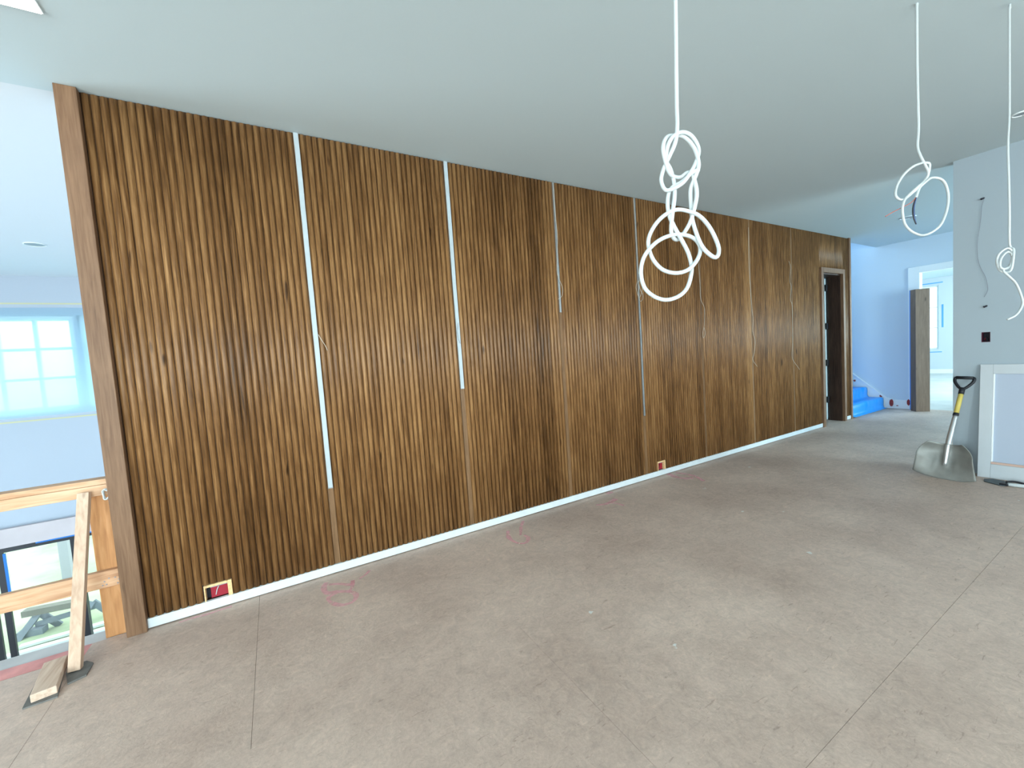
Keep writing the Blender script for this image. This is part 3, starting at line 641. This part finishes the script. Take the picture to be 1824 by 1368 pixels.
# ------------------------------------------------------------------ temporary railing
rl = thing('temporary_railing', (-1.8, 3.19, 0), 'temporary railing of raw lumber at the floor edge left of the fluted wall', 'railing')
def tn(o, a, b): o['tone'] = a; o['seed'] = b; return o
tn(obj('top_rail', box(-3.4, -.858, 3.150, 3.188, .833, .893), M['spruce'], rl, bevel=.003), .75, 1.2)
tn(obj('rail_cap', box(-3.4, -.858, 3.150, 3.236, .894, .925), M['spruce'], rl, bevel=.003), .55, 6.1)
tn(obj('lower_rail', box(-3.4, -.858, 3.150, 3.188, .303, .398), M['spruce'], rl, bevel=.003), .5, 11.7)
tn(obj('end_post', box(-.968, -.859, 3.190, 3.228, -.006, .892), M['fir_v'], rl, bevel=.003), .6, 2.3)
tn(obj('post', box(-2.7, -2.6, 3.190, 3.228, -.006, .892), M['fir_v'], rl, bevel=.003), .6, 5.3)
f = BM()
for (px, py) in ((186, 1036), (190, 1041), (194, 1030), (183, 1043), (205, 1028), (212, 1031), (210, 1038)):
    c = onY(px, py, 3.149); tube([c+Vector((0,.003,0)), c+Vector((0,-.002,0))], .0035, 6, 1, f)
obj('screw_heads', f, M['grey'], rl)
tn(obj('brace', obox((-.955, 3.128, .868), (-1.008, 2.905, .010), .048, .040, (1,0,0)), M['spruce_v'], label='slanted raw lumber brace propping the temporary railing', cat='brace', bevel=.002), .8, 3.3)
tn(obj('foot_block', obox((-1.112, 3.02, .027), (-1.062, 2.735, .027), .085, .038, (1,0,0)), M['spruce_y'], label='short raw lumber block on the floor against the brace foot', cat='block', bevel=.003), .6, 8.1)
obj('floor_pad', prism([(-1.125,2.71),(-1.012,2.715),(-1.05,2.9),(-1.085,3.03),(-1.168,3.03)], 'z', .0005, .007), M['pad'], label='dark grey pad under the lumber block on the floor', cat='pad')
obj('floor_pad', prism([(-1.043,2.905),(-1.005,2.80),(-.945,2.825),(-.948,2.93),(-.985,2.97),(-1.04,2.965)], 'z', .0005, .009), M['pad'], label='dark grey pad under the brace foot on the floor', cat='pad')
c = onY(190, 880, 3.13); cp = []
for i in range(38):
    a = i/37*2*math.pi*3.2; r = .021+.005*math.sin(i*1.7); cp.append(c+Vector((math.cos(a)*r*.8, .006*math.sin(a*.5), math.sin(a)*r*1.25)))
obj('wire_coil', tube(cp, .0035, 6, 3), M['cable'], smooth=True, label='small coil of white wire at the end of the top rail', cat='wire')
# ------------------------------------------------------------------ hanging cables
def px_path(pts, x0, y0, s, dep, amp, fr):
    out = []
    for i, (a, b) in enumerate(pts): out.append(atD(x0+a*s, y0+b*s, dep+amp*math.sin(i*fr)))
    return out
def ceiling_tail(path):      # continue straight up to the ceiling
    p = path[0]; return [Vector((p.x+.004, p.y, H-.004)), Vector((p.x+.010, p.y, (H+p.z)/2))] + path
C1 = [(372,-600),(378,-60),(380,60),(383,160),(372,260),(335,350),(298,430),(280,510),(312,572),(385,548),(440,500),(500,400),(520,310),(480,230),(420,200),(360,225),(322,290),(312,380),(340,440),(362,520),(366,610),(350,740),(345,845),(372,888),(405,872),(460,790),(492,690),(508,590),(490,500),(455,458),
 (400,490),(340,470),(305,380),(292,300),(310,240),(350,222),(430,235),(490,300),(520,400),(505,470),(470,560),(470,660),(484,780),(535,920),(598,990),(638,998),(648,940),(605,835),(545,755),(480,715),(370,698),(265,765),(200,880),(215,990),(280,1075),(370,1103),(455,1080),(515,1010),(530,940),(495,885),(425,858),(340,862),(250,905),(175,990),(150,1090),(170,1190),(230,1250),(310,1275),(395,1250),(450,1190),(475,1080),(455,980),(410,890),(360,800),(328,720),(322,630),(345,560),(410,520),(480,460),(522,440)]
p = px_path(C1, 1100, 180, 220/792, 1.23, .012, 1.1)
obj('ceiling_cable', tube(ceiling_tail(p), .0060, 10, 6), M['cable'], smooth=True, label='thick white cable hanging from the ceiling in big knotted loops', cat='cable', group='white cables hanging from the ceiling')
C2 = [(500,-1780),(505,-900),(520,-250),(508,0),(540,110),(600,230),(640,330),(600,420),(520,490),(440,560),(370,630),(335,700),(325,800),(350,940),(420,1030),(520,1080),(600,1085),(700,1040),(790,960),(850,830),(880,700),(880,570),(840,450),(770,395),(680,390),(630,420),(560,480),(450,570),(360,640),(300,655),(250,620),(240,560),(270,460),(340,350),(440,260),(540,215),(620,205),(655,230),(640,340),(590,430),(530,520),(490,630)]
p = px_path(C2, 1560, 260, 264/1806, 2.02, .012, 1.0)
t = thing('ceiling_cable', (p[0].x, p[0].y, H), 'white cable with two coils and bare coloured ends hanging in front of the hall', 'cable', 'white cables hanging from the ceiling')
obj('sheath', tube(ceiling_tail(p), .0056, 8, 5), M['cable'], t, smooth=True)
e = p[-1]; sc2 = 264/1806; dd = 2.02+.012*math.sin(len(C2)-1)
for pts, m, r in (([(490,625),(430,690),(300,760),(200,810),(115,860)], 'copper', .0018), ([(490,625),(458,720),(450,800),(462,880),(492,955)], 'black', .0026), ([(494,625),(472,720),(466,800),(474,880),(488,940)], 'blue_w', .0028)):
    obj('conductor', tube([atD(1560+a*sc2, 260+b*sc2, dd) for a, b in pts], r, 6, 4), M[m], t, smooth=True)
C3 = [(882,-600),(882,-50),(880,60),(873,200),(878,400),(882,600),(882,780),(890,822),(908,835),(906,890),(892,960),(860,975),(822,962),(805,912),(820,862),(868,828),(898,850),(896,905),(870,950),(828,945),(832,890),(872,850),(900,880),(885,935),(845,962),(880,1000),(920,1040),(952,1110),(962,1170),(925,1232),(870,1262)]
p = px_path(C3, 1540, 200, .2925, 2.06, .012, 1.2)
obj('ceiling_cable', tube(ceiling_tail(p), .0046, 8, 5), M['cable'], smooth=True, label='thin white cable with a small knot and curved tail hanging before the right wall', cat='cable', group='white cables hanging from the ceiling')
# ------------------------------------------------------------------ shovel
b0 = Vector((5.455, 1.30, .004)); topc = Vector((5.842, 1.232, .965))
A = (topc-b0).normalized(); B = Vector((.10, 1, 0)); B = (B - A*B.dot(A)).normalized()
Nn = B.cross(A)
if Nn.x > 0: Nn = -Nn
shv = thing('shovel', b0, 'scoop shovel with yellow shaft and black D-handle leaning on the right wall', 'shovel')
bm = BM(); nu, nv = 28, 20; G = []; BL = .335
for i in range(nu+1):
    u = -1+2*i/nu; G.append([])
    for j in range(nv+1):
        v = j/nv
        hw = .225*(1-.22*v) if v < .55 else .225*(.879-.36*((v-.55)/.45)**2)
        edge = .035*abs(u)**3.2                       # rounded mouth
        lift = .085*abs(u)**2.3*(.10+.90*min(1, v*1.8)) + .05*max(0, (v-.72)/.28)**2*(1-.5*abs(u))
        ridge = .012*math.exp(-(u/.10)**2)*max(0, min(1, (v-.25)/.3)) + .005*(math.exp(-((abs(u)-.36)/.05)**2))*max(0, 1-abs(v-.42)/.25)
        G[-1].append(bm.verts.new(b0 + B*(u*hw) + A*(edge*(1-v)+v*BL) + Nn*(lift + ridge - .0)))
for a, b in zip(G, G[1:]):
    for j in range(nv): bm.faces.new((a[j], b[j], b[j+1], a[j+1]))
bl = obj('blade', bm, M['steel'], shv, smooth=True); m_ = bl.modifiers.new('thick', 'SOLIDIFY'); m_.thickness = .003; m_.offset = 0
Lh = (topc-b0).length
q = lambda s, n=0: b0 + A*s + Nn*(n)
obj('socket', tube([q(.13, .008), q(.24, .024), q(.35, .036), q(.50, .029), q(.635, .018)], lambda t_: .017+.004*math.sin(t_*3), 12, 4), M['tubem'], shv, smooth=True)
obj('collar', tube([q(.628, .018), q(.655, .016)], .021, 12, 1), M['blackp'], shv, smooth=True)
obj('shaft', tube([q(.65, .016), q(.87, .004)], .0185, 12, 1), M['yellow'], shv, smooth=True)
hb = tube([q(.85, .005), q(.915, .003)], .021, 12, 1)
tube([q(.90,.003)-B*.004, q(.925,.002)-B*.03, q(.975,.001)-B*.062, q(1.012,0)-B*.066, q(1.022,0)-B*.05], .0125, 10, 4, hb)
tube([q(.90,.003)+B*.004, q(.925,.002)+B*.03, q(.975,.001)+B*.062, q(1.012,0)+B*.066, q(1.022,0)+B*.05], .0125, 10, 4, hb)
tube([q(1.020,0)-B*.060, q(1.020,0)+B*.060], .015, 10, 1, hb)
obj('d_handle', hb, M['blackp'], shv, smooth=True)
# ------------------------------------------------------------------ panel leaning on the right wall
pl = thing('cabinet_panel', (5.78, .7, 0), 'white framed panel leaning on the right wall beside the shovel', 'panel')
PB, PT = 5.765, 5.853                     # front face X at foot and at head
PHT, y1p, y0p = 1.075, 1.135, .15
def pbar(name, ya, yb, za, zb, m, depth=.025, inset=0.0):
    def X(z): return PB + (PT-PB)*z/PHT
    bm = BM(); vs = []
    for z in (za, zb):
        for y in (ya, yb):
            for d in (inset, depth): vs.append(bm.verts.new((X(z)+d, y, z)))
    for f_ in ((0,1,3,2),(4,6,7,5),(0,4,5,1),(2,3,7,6),(0,2,6,4),(1,5,7,3)): bm.faces.new([vs[i] for i in f_])
    bmesh.ops.recalc_face_normals(bm, faces=bm.faces)
    return obj(name, bm, m, pl, bevel=.002)
pbar('stile', y1p-.082, y1p, .001, PHT, M['panelw']); pbar('stile', y0p, y0p+.082, .001, PHT, M['panelw'])
pbar('top_rail', y0p+.0825, y1p-.0825, PHT-.088, PHT, M['panelw']); pbar('bottom_rail', y0p+.0825, y1p-.0825, .001, .135, M['panelw'])
pbar('infill', y0p+.0825, y1p-.0825, .156, PHT-.0885, M['panelb'], .022, .012)
pbar('raw_edge', y0p+.0825, y1p-.0825, .1355, .1555, M['rawpink'], .022, .006)
pbar('inner_bead', y1p-.094, y1p-.083, .157, PHT-.089, M['white'], .012, .001)
# scraper on the floor
sc = thing('hand_scraper', (5.6, .95, 0), 'wide dark scraper with a red and white handle lying on the floor by the panel', 'scraper')
obj('blade', prism([(5.685,1.075),(5.60,1.06),(5.535,.955),(5.545,.925),(5.60,.91),(5.715,.955),(5.73,1.03)], 'z', .002, .008), M['blade'], sc)
obj('ferrule', obox((5.585,.955,.012), (5.575,.905,.014), .06, .02, (1,0,0)), M['blackp'], sc, bevel=.004)
obj('collar', tube([(5.577,.912,.016), (5.575,.87,.017), (5.588,.80,.018)], .016, 10, 3), M['cable'], sc, smooth=True)
obj('clip', tube([(5.61,.93,.024), (5.63,.88,.034), (5.625,.80,.024)], .009, 8, 4), M['blackp'], sc, smooth=True)
obj('handle', tube([(5.588,.802,.018), (5.60,.74,.018), (5.63,.64,.018)], .0165, 10, 4), M['red'], sc, smooth=True)
# ------------------------------------------------------------------ pink marks on the floor
def crop(pts, x0, y0, s): return [onZ(x0+a*s, y0+b*s, 0) for a, b in pts]
s5 = 460/1824; s6 = 340/1824
marks = [(crop([(165,625),(145,665),(170,700),(240,690),(330,690),(375,715),(350,760),(270,785),(195,765),(180,730),(240,692)],540,880,s5), .026),
         (crop([(180,640),(260,635),(340,640),(350,610),(345,660),(320,690)],540,880,s5), .020),
         (crop([(395,600),(440,570),(470,540)],540,880,s5), .016),
         (crop([(1445,260),(1455,310),(1510,345),(1570,345),(1590,310),(1560,290)],540,880,s5), .024),
         (crop([(1555,190),(1540,230),(1535,290)],540,880,s5), .020),
         (crop([(330,750),(420,740),(490,710),(520,690)],1000,760,s6), .03), (crop([(450,725),(530,735),(600,755)],1000,760,s6), .02), (crop([(430,640),(490,625)],1000,760,s6), .03),
         (crop([(1020,450),(1090,480),(1180,495),(1260,490)],1000,760,s6), .05), (crop([(1090,440),(1200,455),(1290,480),(1360,520)],1000,760,s6), .03), (crop([(1100,410),(1180,400)],1000,760,s6), .03),
         (crop([(280,735),(330,718)],220,960,320/1824), .02), (crop([(560,850),(700,805),(850,765),(1000,715),(1100,685)],220,960,320/1824), .014)]
for pts, wd in marks:
    obj('paint_mark', ribbon([(p.x, p.y) for p in pts], wd*1.7, .0008), M['pink'], floor, label='faded pink marking paint on the subfloor')
